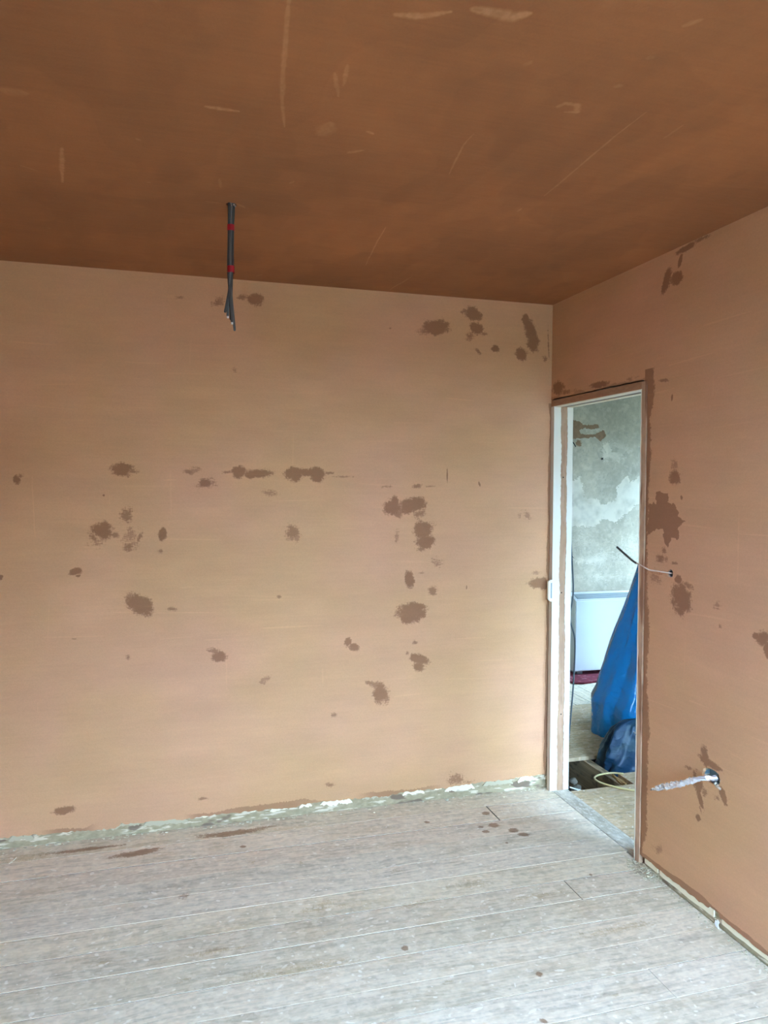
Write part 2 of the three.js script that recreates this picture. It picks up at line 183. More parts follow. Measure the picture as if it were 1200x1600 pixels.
const creamPaint = M(0xf2e3bd, 0.7), darkEarth = M(0x2c241c, 1), cream2 = M(0xc0b18e, 0.85);
const footBack = (x) => 0.060 + 0.012 * Math.sin(x * 1.9 + 1.2) + (fbm(x * 9, 1.5, 3) - 0.5) * 0.026 + (vn(x * 90, 2.2) - 0.5) * 0.010 - (x < -2.1 ? 0.012 : 0);
const footRight = (z) => 0.043 + (fbm(z * 8, 4.5, 3) - 0.5) * 0.018 + (vn(z * 80, 6.2) - 0.5) * 0.006 + (Math.abs(z - 1.27) < 0.03 ? 0.012 : 0);

// ---------------------------------------------------------------- the room shell
const XL = -4.0, ZF = 3.95, H = 2.5, DEEP = -0.5;
{
  const wall = struct(group('wall_back'));
  const p = []; for (let x = XL; x <= -0.0001; x += 0.008) p.push([x, footBack(x)]); p.push([0.006, footBack(0)], [0.006, H + 0.005], [XL, H + 0.005]);
  mesh('plaster_skin', uvFrom(slab(poly(p), 0.012, 'back'), (x, y) => [(x - bx0) / bxw, y / 2.5]), backMat, wall);
  mesh('old_wall_core', uvFrom(box(XL - 0.2, 0.10, DEEP, H + 0.3, -0.16, -0.012), (x, y) => [x / 2.7, y / 0.12]), oldWall, wall);
  // cream paint left on the old wall, in broken lengths
  let u = -2.8; while (u < -0.05) { const L = rr(0.03, 0.2), e = Math.min(u + L, -0.03); if (rnd() < 0.85) { const a = rr(0, 9), y0 = rr(0.030, 0.048); mesh('paint_remnant', slab(raggedStrip(u, e, (x) => y0 + (vn(x * 70, a) - 0.5) * 0.016 + (vn(x * 200, a) - 0.5) * 0.008, (x) => Math.min(footBack(x) + 0.004 - (rnd() < 0.3 ? rr(0, 0.012) : 0), y0 + 1.2 * Math.min(x - u, e - x) + 0.003), 0.006), 0.006, 'back', [0, 0, -0.0045]), rnd() < 0.6 ? creamPaint : cream2, wall); } u = e + rr(0.01, 0.08); }
}
const holeA = [0.978, 1.24], holeB = [1.235, 0.531];
{
  const wall = struct(group('wall_right'));
  const outer = (k) => { const p = []; for (let z = 0.812; z <= ZF; z += 0.008) p.push([z, k ? footRight(z) : DEEP]); p.push([ZF, H + 0.005], [-0.002, H + 0.005]); return p; };
  const p = outer(true); for (let z = 0; z <= 0.80; z += 0.02) p.push([z, 2.021 + (fbm(z * 20, 3.3, 3) - 0.5) * 0.012]);
  for (let y = 2.0; y > 0.06; y -= 0.02) p.push([0.811 + 0.017 * (1 - y / 2) + (fbm(y * 18, 8.3, 3) - 0.5) * 0.008, y]);
  const s = poly(p); s.holes.push(blobPath(...holeA, 0.021, 0.0165, 14, 0.18), blobPath(...holeB, 0.048, 0.0245, 18, 0.12, 0.10));
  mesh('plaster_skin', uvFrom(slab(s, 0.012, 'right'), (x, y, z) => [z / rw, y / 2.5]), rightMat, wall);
  const q = [[0.842, DEEP], [ZF + 0.2, DEEP], [ZF + 0.2, H + 0.3], [-2.4, H + 0.3], [-2.4, DEEP], [0.0, DEEP], [0.0, 2.03], [0.825, 2.03]];
  const c = poly(q); c.holes.push(blobPath(...holeA, 0.023, 0.019, 12, 0.1), blobPath(...holeB, 0.052, 0.03, 12, 0.06, 0.1));
  mesh('wall_core', uvFrom(slab(c, 0.096, 'right', [0.012, 0, 0]), (x, y, z) => [z / 2.7, y / 0.12]), oldWall, wall);
  mesh('plaster_skin', slab(poly([[-2.4, 0], [0.0, 0], [0.0, 2.03], [0.825, 2.03], [0.84, 0], [2.4, 0], [2.4, 2.62], [-2.4, 2.62]]), 0.006, 'right', [0.115, 0, 0]), M(0xb9b4a8, 0.95), wall);
  // the cream painted band and the grey ground strip under the new plaster, broken in places
  const bands = [[0.85, 0.935], [0.95, 1.262], [1.304, 2.0], [2.02, ZF]];
  for (const [a, b] of bands) {
    mesh('paint_remnant', slab(raggedStrip(a, b, (z) => 0.020 + (fbm(z * 14, 2, 3) - 0.5) * 0.014, (z) => footRight(z) + 0.003), 0.006, 'right', [0.004, 0, 0]), creamPaint, wall);
    mesh('old_plaster_strip', uvFrom(slab(raggedStrip(a, b, (z) => 0.003 + Math.max(0, (fbm(z * 5, 21, 2) - 0.5) * 0.03), (z) => 0.034 + (vn(z * 50, 3) - 0.5) * 0.006), 0.006, 'right', [0.009, 0, 0]), (x, y, z) => [z / 2.7, y / 0.12]), oldWall, wall);
  }
}
{
  const s = poly([[XL, 0], [0.012, 0], [0.012, ZF], [XL, ZF]]); s.holes.push(blobPath(-1.686, 0.927, 0.019, 0.019, 12, 0.15));
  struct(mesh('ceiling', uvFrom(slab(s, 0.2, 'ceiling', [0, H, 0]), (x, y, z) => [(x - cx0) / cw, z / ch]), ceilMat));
}
struct(mesh('wall_left', uvFrom(box(XL - 0.2, XL, DEEP, H + 0.3, -0.16, ZF + 0.2), (x, y, z) => [z / 2.5, y / 2.5]), backMat));
// window wall behind the camera: one wide opening, timber frame, sill
const W1 = { x0: -1.78, x1: -0.34, y0: 0.6, y1: 2.45 };
{
  const s = poly([[XL, DEEP], [0.1, DEEP], [0.1, H + 0.3], [XL, H + 0.3]]); const h = new THREE.Path(); h.moveTo(W1.x0, W1.y0); h.lineTo(W1.x0, W1.y1); h.lineTo(W1.x1, W1.y1); h.lineTo(W1.x1, W1.y0); h.closePath(); s.holes.push(h);
  struct(mesh('wall_front', uvFrom(slab(s, 0.24, 'back', [0, 0, ZF + 0.24]), (x, y) => [x / 2.7, y / 2.5]), backMat));
  const w = struct(group('window_1')), white = M(0xe8e6df, 0.5), z0 = ZF + 0.15, z1 = ZF + 0.21;
  const f = 0.05; mesh('window_frame', mergeGeometries([box(W1.x0, W1.x1, W1.y0, W1.y0 + f, z0, z1), box(W1.x0, W1.x1, W1.y1 - f, W1.y1, z0, z1), box(W1.x0, W1.x0 + f, W1.y0, W1.y1, z0, z1), box(W1.x1 - f, W1.x1, W1.y0, W1.y1, z0, z1), ...[1, 2].map((k) => { const x = lerp(W1.x0, W1.x1, k / 3); return box(x - 0.03, x + 0.03, W1.y0, W1.y1, z0, z1); })]), white, w);
  mesh('window_sill', box(W1.x0 - 0.03, W1.x1 + 0.03, W1.y0 - 0.03, W1.y0, ZF - 0.03, ZF + 0.2), white, w);
}
{ // the row of houses across the street, which hides the lowest band of the sky from the room
  const brick = M(0x6e4838, 0.95), slate = M(0x4a4c50, 0.9), glass = M(0x2a3138, 0.2), trim = M(0xcfcac0, 0.7);
  for (let k = -3; k <= 3; k++) {
    const g = group('backdrop_house'); g.position.set(k * 9 + 3, -0.6, 52); struct(g);
    const up = k >= 1 ? 5.0 : -2.3; mesh('house_wall', box(0, 9, 0, 5.2 + up, 0, 8), brick, g);
    const s = poly([[-0.3, 5.2 + up], [8.3, 5.2 + up], [4, 7.2 + up]]), r = new THREE.ExtrudeGeometry(s, { depth: 9, bevelEnabled: false }); r.applyMatrix4(new THREE.Matrix4().makeBasis(new THREE.Vector3(0, 0, 1), new THREE.Vector3(0, 1, 0), new THREE.Vector3(-1, 0, 0))); r.translate(9, 0, 0); mesh('roof', r, slate, g);
    for (const [x, y] of [[1.2, 0.9], [1.2, 2.3 + (k >= 1)], [5.6, 2.3 + (k >= 1)], [5.6, 0.9], ...(k >= 1 ? [[1.2, 6.2], [5.6, 6.2]] : [])]) { const f = mesh('window', box(x, x + 1.7, y, y + 1.5, -0.05, 0.02), trim, g); mesh('pane', box(x + 0.1, x + 1.6, y + 0.1, y + 1.4, -0.07, -0.05), glass, f); }
  }
}
struct(mesh('ground', (() => { const g = new THREE.PlaneGeometry(160, 160); g.rotateX(-Math.PI / 2); g.translate(0, -0.6, 0); return g; })(), M(0x4a4a42, 1)));

// ---------------------------------------------------------------- floorboards of the room
const FLOOR = [[-2.032,0.179,0.085,0.022,-0.06,0],[-1.994,0.166,0.063,0.014,-0.06,0],[-2.25,0.085,0.134,0.012,-0.01,0],[-2.181,0.08,0.068,0.012,0.07,1],[-1.619,0.095,0.115,0.022,-0.05,0],[-1.709,0.09,0.073,0.02,0.07,1],[-1.479,0.08,0.073,0.013,-0.05,1],[-1.833,0.574,0.023,0.023,-0.07,1],[-0.421,0.203,0.019,0.018,0.26,0],[-0.437,0.326,0.024,0.02,0.26,0],[-0.5,0.376,0.015,0.013,0.26,0],[-0.502,0.329,0.012,0.008,0.26,0],[-0.37,0.398,0.023,0.02,0.4,0],[-0.345,0.45,0.023,0.016,0.4,0],[-0.243,0.843,0.005,0.008,0.26,0],[-0.739,1.35,0.012,0.013,0.27,0],[-1.117,1.104,0.011,0.014,0.27,0],[-0.829,1.546,0.011,0.008,0.92,0],[-0.73,0.22,0.012,0.01,0.26,0],[-1.581,0.236,0.011,0.012,-0.11,0],[-0.455,0.503,0.006,0.006,0.26,0]];
const WORN = [[-0.746,0.787,0.081,0.037,0.02,2],[-0.787,0.786,0.064,0.019,0.01,2],[-0.996,0.608,0.037,0.025,0.26,2],[-1.322,0.768,0.054,0.034,-0.05,2],[-1.351,0.795,0.12,0.021,0.02,2],[-1.04,1.31,0.02,0.015,0.27,2],[-1.555,0.381,0.016,0.021,0.26,2],[-2.102,0.923,0.028,0.014,0.03,2],[-0.997,0.86,0.077,0.025,-0.04,2],[-1.363,0.438,0.011,0.026,0.26,2],[-1.841,1.074,0.039,0.019,0.04,2],[-0.562,1.503,0.022,0.009,0.03,2],[-2.47,0.095,0.14,0.04,0,2],[-1.5,1.12,0.2,0.04,0,2],[-1.75,0.95,0.12,0.02,0,2],[-0.5,0.93,0.15,0.02,0,2],[-0.35,1.2,0.2,0.025,0,2]];
const SEAM = [-0.012, 0.128, 0.285, 0.428, 0.567, 0.712, 0.853, 0.994, 1.138, 1.28, 1.42, 1.563];
while (SEAM[SEAM.length - 1] < ZF - 0.02) SEAM.push(SEAM[SEAM.length - 1] + 0.143);
const BRIGHT = { 0: 0, 1: 0.45, 2: 0.1, 3: 0.25, 4: 0.9, 5: 0.05, 6: 0.85, 7: 0.35, 8: 0.15, 9: 0.1 };
function boardTexture(w, h, X0, W, Z0, D, s, o = {}) {
  const stain = new Float32Array(w * h), worn = new Float32Array(w * h), fleck = new Float32Array(w * h), near = (l) => l.filter((f) => f[1] > Z0 - 0.08 && f[1] < Z0 + D + 0.08);
  blob(stain, w, h, X0, Z0, W, D, o.plain ? [] : near(FLOOR)); blob(worn, w, h, X0, Z0, W, D, o.plain ? [] : near(WORN));
  const fl = []; for (let i = 0; i < W * 60; i++) fl.push([X0 + rnd() * W, Z0 + rnd() * D, rr(0.0015, 0.008) * (rnd() < 0.12 ? 2.2 : 1), rr(0.0015, 0.006) * (rnd() < 0.1 ? 1.8 : 1), rr(-0.8, 0.8), rnd() < 0.35 ? 0 : rnd() < 0.6 ? 1 : 2]);
  if (Z0 > 0.1 && Z0 < 0.2 && !o.plain) for (let i = 0; i < 9; i++) fl.push([-0.34 + i * 0.033, Z0 + D * (i % 2 ? 0.38 : 0.66), 0.02, 0.016, 0.5 * (i % 3), 2], [-0.34 + i * 0.033, Z0 + D * 0.52, 0.004, 0.04, 0.2, 2]);
  blob(fleck, w, h, X0, Z0, W, D, fl);
  const tone = o.tone ?? [1, 1, 1], br = o.bright ?? 0;
  return texture(w, h, (u, v, out, i, j) => {
    const x = X0 + u * W, z = Z0 + v * D, k = j * w + i;
    if (j < 1) { const d = 0.85 + 0.3 * vn(x * 40, s); out[0] = 108 * d; out[1] = 95 * d; out[2] = 78 * d; return; }   // grime packed in the joint
    const gx = x * 2.2 + s * 31, gz = z * 60 + (fbm(x * 1.6 + s * 9, z * 5, 3) - 0.5) * 9, grain = fbm(gx * 3, gz * 2.2, 3), fine = vn(x * 14 + s, z * 900);
    const wash = clamp(0.6 + (fbm(x * 3.2 + s * 5, z * 9 + s, 3) - 0.5) * 0.7 + (fbm(x * 60 + s, z * 80, 4) - 0.5) * 1.2);
    const bare = [208, 188, 158], pale = [231, 211, 181], g = 1 - (1 - wash * 0.6) * 0.10 * sstep(0.45, 0.7, grain) - 0.02 * fine + (fbm(x * 90, z * 110 + s, 2) - 0.5) * 0.06;
    const dark = sstep(0.68, 0.78, fbm(x * 5 + s * 3, z * 90, 3)) * 0.10 * (1 - wash * 0.5);
    const wn = Math.max(worn[k], 0.22 * sstep(0.62, 0.74, fbm(x * 4.1 + s * 13, z * 18, 4) + (fbm(x * 60, z * 90 + s, 2) - 0.5) * 0.25));
    const chalk = sstep(0.55, 0.62, fbm(x * 34 + s * 7, z * 44, 4)) * 0.4;
    const edge = br * sstep(0.0042, 0.0022, D - 0.0008 - v * D) * sstep(0.5 - br * 0.4, 0.62 - br * 0.4, fbm(x * 5 + s, 2, 3) + (vn(x * 60, s) - 0.5) * 0.2);
    for (let c = 0; c < 3; c++) {
      let q = lerp(bare[c], pale[c], wash) * g * (1 - dark) * tone[c];
      q = lerp(q, [243, 225, 196][c], chalk * 0.8); q = lerp(q, q * [0.86, 0.81, 0.72][c], wn); q = lerp(q, [248, 236, 216][c], fleck[k] * 0.7); q = lerp(q, q * [0.70, 0.60, 0.53][c], stain[k] * 0.9); q = lerp(q, [250, 232, 196][c], edge * 0.9);
      out[c] = q;
    }
  });
}
const floorBump = texture(1024, 128, (u, v, o) => { const x = u * 2, z = v * 0.15; o[0] = o[1] = o[2] = 255 * (0.5 * fbm(x * 5, z * 160, 3) + 0.5 * fbm(x * 60, z * 90, 3)); }, false);
function plankGeo(x0, x1, z0, z1, yt, t, bevel = 0.0008) {          // along x, top edges eased
  const s = poly([[z0, yt - t], [z1, yt - t], [z1, yt - bevel], [z1 - bevel, yt], [z0 + bevel, yt], [z0, yt - bevel]]);
  const g = new THREE.ExtrudeGeometry(s, { depth: x1 - x0, bevelEnabled: false }); g.applyMatrix4(new THREE.Matrix4().makeBasis(new THREE.Vector3(0, 0, 1), new THREE.Vector3(0, 1, 0), new THREE.Vector3(-1, 0, 0))); g.translate(x1, 0, 0); return g;
}
function uvPlank(g, f) {                                            // tops take the board's face, sides and ends the dirt row of its texture
  uvFrom(g, f); const n = g.attributes.normal, uv = g.attributes.uv; for (let i = 0; i < n.count; i++) if (Math.abs(n.getY(i)) < 0.3) uv.setY(i, 0.5 / 92); return g;
}
const floor = struct(group('floor'));
const boardMats = [];
const T = 0.022, FX0 = -3.4, FXW = 3.45;
SEAM.slice(0, -1).forEach((z0, r) => {
  const z1 = Math.min(SEAM[r + 1], ZF), D = z1 - z0; if (D < 0.01) return;
  if (r < 13) { const k = rr(0.96, 1.04); boardMats[r] = new THREE.MeshStandardMaterial({ map: boardTexture(2048, 92, FX0, FXW, z0, D, r + 1.3, { bright: BRIGHT[r] ?? 0.3, tone: [k * rr(0.985, 1.01), k, k * rr(0.97, 1.01)] }), roughness: 0.82, bumpMap: floorBump, bumpScale: 0.0012 }); }
  const mat = boardMats[r % 13], yt = r === 0 ? 0 : rr(-0.0018, 0.0008), gap = rr(0.0006, 0.0013), cuts = [XL];
  if (r === 1) cuts.push(-0.389); if (r === 6) cuts.push(-0.371); if (r === 7) cuts.push(-0.372); if (r === 10) cuts.push(-0.382); if (r > 12) cuts.push(-2 + rr(-0.8, 0.8));
  const end = z1 < 0.78 && z1 > 0.05 ? 0.016 : 0.008; cuts.push(end);
  for (let i = 0; i + 1 < cuts.length; i++) {
    const wide = { 1: 0.0035, 6: 0.002, 7: 0.0008, 10: 0.001 }[r] ?? 0.001;
    const x0 = cuts[i] + (i ? wide : 0), x1 = cuts[i + 1] - (i + 2 < cuts.length ? wide : 0);
    mesh('plank', uvPlank(plankGeo(x0, x1, z0 + gap, z1 - gap, yt - (i ? 0.0008 : 0), T), (x, y, z) => [(x - FX0) / FXW, lerp(0.016, 0.999, clamp((z - z0) / D))]), mat, floor);
  }
});
{ // threshold board, pale with plaster dust
  const t = texture(512, 128, (u, v, o) => { const x = u * 0.72, z = v * 0.1, n = fbm(x * 30, z * 70, 4), g = vn(x * 8, z * 500), w = clamp(fbm(x * 9 + 3, z * 20, 4) * 1.6 - 0.3 + (fbm(x * 70, z * 80, 3) - 0.5) * 0.8), q = sstep(0.62, 0.7, fbm(x * 60 + 9, z * 70, 3)) * 0.5; for (let c = 0; c < 3; c++) o[c] = lerp(lerp([172, 156, 130][c], [214, 202, 180][c], w) * (0.86 + 0.2 * n + 0.06 * g), [238, 228, 208][c], q); });
  const g = plankGeo(0.042, 0.775, 0.02, 0.106, 0.0005, T, 0.0015); const r = new THREE.Matrix4().makeBasis(new THREE.Vector3(0, 0, 1), new THREE.Vector3(0, 1, 0), new THREE.Vector3(-1, 0, 0)); g.applyMatrix4(r); g.translate(0.126, 0, 0);
  mesh('threshold_plank', uvFrom(g, (x, y, z) => [z / 0.75, (x - 0.02) / 0.09]), M(0xffffff, 0.85, { map: t }), floor);
}

// ---------------------------------------------------------------- the door lining
{
  const door = struct(group('door_1'));
  const SWAP = new THREE.Matrix4().makeBasis(new THREE.Vector3(1, 0, 0), new THREE.Vector3(0, 0, 1), new THREE.Vector3(0, 1, 0));   // a strip drawn along z stands up along y
  const lean = (g) => { const p = g.attributes.position; for (let i = 0; i < p.count; i++) p.setZ(i, p.getZ(i) + 0.017 * (1 - p.getY(i) / 2)); g.computeVertexNormals(); return g; };
  const bareTex = texture(256, 1024, (u, v, o) => { const n = fbm(u * 5, v * 30, 4), g = vn(u * 60, v * 12), s = sstep(0.5, 0.62, fbm(u * 6 + 4, v * 24, 4)); for (let c = 0; c < 3; c++) o[c] = lerp([188, 150, 112][c], [170, 128, 98][c], n) * (0.94 + 0.12 * g) * lerp(1, [1.05, 1.06, 1.09][c], s); });
  const bare = M(0xffffff, 0.85, { map: bareTex }), paint = M(0xe9dec4, 0.42), plasterEdge = M(0xb08a68, 0.9);
  const W = 0.108, zl = 0.030, zr = 0.771, yh = 1.983;
  // left jamb: bare board with two painted bands either side of where the stop was
  const jl = mesh('jamb', lean(uvFrom(box(0.002, W, 0.0, yh, zl - 0.020, zl), (x, y) => [x / W, y / 2])), bare, door);
  const band = (a, b, e0, e1, s) => { const p = [], n = 240, y0 = 0.002, y1 = yh - 0.002; for (let i = 0; i <= n; i++) { const y = lerp(y0, y1, i / n); p.push([a + (e0 ? (fbm(y * 8, s, 3) - 0.5) * 0.010 + (fbm(y * 90, s, 2) - 0.5) * 0.005 : 0), y]); } for (let i = n; i >= 0; i--) { const y = lerp(y0, y1, i / n); p.push([b + (e1 ? (fbm(y * 8, s + 5, 3) - 0.5) * 0.010 + (fbm(y * 90, s + 5, 2) - 0.5) * 0.005 : 0), y]); } return poly(p); };
  mesh('paint_band', lean(slab(band(0.0, 0.041, 0, 1, 1), 0.003, 'back', [0, 0, zl + 0.003])), paint, jl, 'wide glossy white paint band on the door jamb');
  mesh('paint_band', lean(slab(band(0.077, W, 1, 0, 9), 0.003, 'back', [0, 0, zl + 0.003])), paint, jl, 'narrow white paint band on the far edge of the jamb');
  mesh('jamb_edge', lean(slab(raggedStrip(0, yh, (y) => zl - 0.030 + (vn(y * 30, 4) - 0.5) * 0.004, () => zl), 0.003, 'right').applyMatrix4(SWAP)), M(0xc9b8a0, 0.7), jl);
  for (const [x, y] of [[0.057, 1.622], [0.055, 1.029], [0.061, 0.398]]) { const g = new THREE.CylinderGeometry(0.0032, 0.0032, 0.002, 10); g.rotateX(Math.PI / 2); g.translate(x, y, zl + 0.0005); mesh('nail_hole', lean(g), M(0x1d1611, 1), jl); }
  // strike keep let into the arris of the left jamb
  { const s = poly([[-0.021, 0.998], [-0.009, 0.986], [0.0, 0.986], [0.0, 1.097], [-0.007, 1.097], [-0.021, 1.088]]); const hole = new THREE.Path(); hole.moveTo(-0.0085, 1.003); hole.lineTo(-0.0085, 1.082); hole.lineTo(-0.002, 1.082); hole.lineTo(-0.002, 1.003); hole.closePath();
    const k = mesh('strike_keep', lean((() => { const g = slab(s, 0.016, 'back', [0, 0, zl + 0.004]); return g; })()), paint, door, 'white painted keep on the door jamb');
    mesh('keep_mouth', lean(box(-0.0085, -0.0018, 1.003, 1.082, zl + 0.003, zl + 0.005)), M(0x8b918c, 0.5), k); }
  // right jamb, seen on its edge
  const jr = mesh('jamb', lean(uvFrom(bevelBox(-0.003, W, 0.0, yh + 0.03, zr, zr + 0.034, 0.001), (x, y, z) => [z * 8, y / 2])), M(0xffffff, 0.9, { map: texture(128, 1024, (u, v, o) => { const n = fbm(u * 4, v * 40, 4), b = sstep(0.52, 0.66, fbm(u * 5 + 8, v * 9, 3)); for (let c = 0; c < 3; c++) o[c] = lerp([186, 146, 112][c], [150, 104, 74][c], b) * (0.88 + 0.24 * n); }) }), door);
  mesh('paint_arris', lean(slab(raggedStrip(0.0, yh, () => 0, (y) => 0.0045 + (vn(y * 26, 12) - 0.5) * 0.004 + (fbm(y * 7, 2, 2) - 0.5) * 0.003, 0.016), 0.0015, 'right').applyMatrix4(SWAP).translate(-0.0034, 0, zr)), paint, jr);
  mesh('paint_band', lean(box(-0.003, W, 0, yh, zr - 0.002, zr)), paint, jr);
  { const g = new THREE.CylinderGeometry(0.0016, 0.0022, 0.03, 8); g.rotateZ(0.9); g.rotateY(0.5); g.translate(-0.010, 0.545, zr + 0.003); mesh('nail', lean(g), M(0x9a9a98, 0.35, { metalness: 0.9 }), jr, 'bent nail sticking out of the door jamb'); }
  // head
  const hd = mesh('head', lean(box(-0.003, W, yh, yh + 0.031, 0.008, zr)), M(0xffffff, 0.9, { map: texture(512, 64, (u, v, o) => { const n = fbm(u * 30, v * 4, 4); for (let c = 0; c < 3; c++) o[c] = lerp([176, 132, 96][c], [150, 106, 74][c], n); }) }), door);
  mesh('paint_band', lean(box(-0.0025, 0.040, yh - 0.003, yh, zl, zr)), paint, hd); mesh('paint_band', lean(box(0.078, W, yh - 0.003, yh, zl, zr)), paint, hd);
  mesh('stop_trace', lean(box(0.041, 0.077, yh - 0.0008, yh + 0.001, zl, zr)), M(0x8d8377, 0.9), hd);
}

// ---------------------------------------------------------------- the hall and the bare room seen through the door
const HX = 3.0, HZ = -2.2, HH = 2.6, hallWhite = M(0xb4b4ac, 0.95);
const peelTex = (() => {
  const w = 1024, h = 1400, X0 = 1.1, W = 1.9, HT = 2.6, brown = new Float32Array(w * h), light = new Float32Array(w * h);
  fillPoly(brown, w, h, X0, 0, W, HT, [[1.20, 2.12], [1.381, 2.13], [1.456, 2.126], [1.498, 2.091], [1.636, 2.101], [1.65, 2.077], [1.581, 2.057], [1.512, 2.067], [1.457, 2.047], [1.472, 2.017], [1.596, 2.014], [1.692, 2.054], [1.714, 2.005], [1.66, 1.955], [1.61, 1.996], [1.527, 1.982], [1.432, 1.974], [1.2, 1.96]], 0.003);
  blob(brown, w, h, X0, 0, W, HT, [[1.453, 1.938, 0.025, 0.025, 0, 0]]);
  fillPoly(light, w, h, X0, 0, W, HT, [[1.12, 1.62], [1.377, 1.609], [1.465, 1.652], [1.494, 1.573], [1.524, 1.475], [1.649, 1.463], [1.678, 1.414], [1.825, 1.451], [1.836, 1.575], [1.927, 1.669], [1.971, 1.607], [2.042, 1.658], [2.8, 1.9], [2.8, 1.5], [2.03, 1.42], [1.836, 1.264], [1.7, 1.30], [1.625, 1.233], [1.384, 1.231], [1.12, 1.25]], 0.008);
  blob(light, w, h, X0, 0, W, HT, [[1.794, 1.93, 0.12, 0.05, 0, 2], [1.72, 1.85, 0.05, 0.08, 0.3, 1], [1.82, 1.83, 0.09, 0.05, 0, 1], [1.9, 1.9, 0.06, 0.03, 0, 2], [1.6, 2.055, 0.12, 0.03, 0, 2], [1.95, 1.88, 0.06, 0.02, 0.5, 2], [1.72, 0.95, 0.25, 0.10, 0, 2], [1.5, 1.1, 0.12, 0.1, 0.4, 2], [1.95, 1.05, 0.2, 0.12, 0, 2], [1.80, 1.845, 0.07, 0.025, 0.1, 0], [1.73, 1.90, 0.035, 0.05, 0.4, 0], [1.84, 1.925, 0.05, 0.02, -0.3, 0], [1.70, 0.80, 0.3, 0.06, 0, 2], [1.6, 0.95, 0.2, 0.05, 0, 1]]);
  return texture(w, h, (u, v, o, i, j) => {
    const x = X0 + u * W, y = v * HT, n = fbm(x * 7, y * 7, 4), f = fbm(x * 40, y * 40, 3), k = j * w + i, s = sstep(0.5, 0.75, fbm(x * 26 + 3, y * 26, 5)) * 0.22, d = sstep(0.7, 0.76, fbm(x * 60 + 8, y * 60 + 2, 3)) * 0.25;
    for (let c = 0; c < 3; c++) { let q = [188, 172, 144][c] * (0.9 + 0.2 * n) * (0.95 + 0.1 * f); q = lerp(q, [228, 212, 184][c], Math.max(light[k] * clamp(0.1 + 1.5 * fbm(x * 14 + 5, y * 14, 3)), s * 1.3)); q = lerp(q, [140, 132, 118][c], d * (1 - light[k])); o[c] = lerp(q, [148, 112, 80][c] * (0.9 + 0.2 * f), brown[k]); }
  });
})();
struct(mesh('wall_hall_end', uvFrom(box(0.1, HX + 0.2, DEEP, HH + 0.2, HZ - 0.2, HZ), (x, y) => [(x - 1.1) / 1.9, y / 2.6]), M(0xffffff, 0.95, { map: peelTex })));
struct(mesh('ceiling_hall', box(0.1, HX + 0.2, HH, HH + 0.2, HZ - 0.2, 2.6), hallWhite));
{
  const s = poly([[0.1, DEEP], [HX + 0.2, DEEP], [HX + 0.2, HH + 0.2], [0.1, HH + 0.2]]), h = new THREE.Path(); h.moveTo(0.5, 0.9); h.lineTo(0.5, 2.2); h.lineTo(1.5, 2.2); h.lineTo(1.5, 0.9); h.closePath(); s.holes.push(h);
  struct(mesh('wall_hall_front', slab(s, 0.2, 'back', [0, 0, 2.6]), hallWhite));
  const w = struct(group('window_3')); mesh('window_frame', mergeGeometries([box(0.5, 1.5, 0.9, 0.95, 2.5, 2.55), box(0.5, 1.5, 2.15, 2.2, 2.5, 2.55), box(0.5, 0.55, 0.9, 2.2, 2.5, 2.55), box(1.45, 1.5, 0.9, 2.2, 2.5, 2.55), box(0.98, 1.02, 0.9, 2.2, 2.5, 2.55)]), M(0xe6e4dc, 0.5), w);  // unseen opening added to brighten the hall boards, joist and blue sheet
}
{
  const s = poly([[HZ - 0.2, DEEP], [2.6, DEEP], [2.6, HH + 0.2], [HZ - 0.2, HH + 0.2]]), h = new THREE.Path(); h.moveTo(-2.06, 0.6); h.lineTo(-2.06, 2.05); h.lineTo(-1.38, 2.05); h.lineTo(-1.38, 0.6); h.closePath(); s.holes.push(h);
  struct(mesh('wall_hall_right', slab(s, 0.2, 'right', [HX, 0, 0]), hallWhite));
  const w = struct(group('window_2')), fr = M(0xe6e4dc, 0.5); mesh('window_frame', mergeGeometries([box(HX + 0.1, HX + 0.15, 0.6, 0.64, -2.06, -1.38), box(HX + 0.1, HX + 0.15, 2.01, 2.05, -2.06, -1.38), box(HX + 0.1, HX + 0.15, 0.6, 2.05, -2.06, -2.02), box(HX + 0.1, HX + 0.15, 0.6, 2.05, -1.42, -1.38)]), fr, w);
}
struct(mesh('wall_partition', box(1.56, HX, 0, HH, -1.25, -1.15), hallWhite));
const hallFloor = struct(group('floor_hall'));
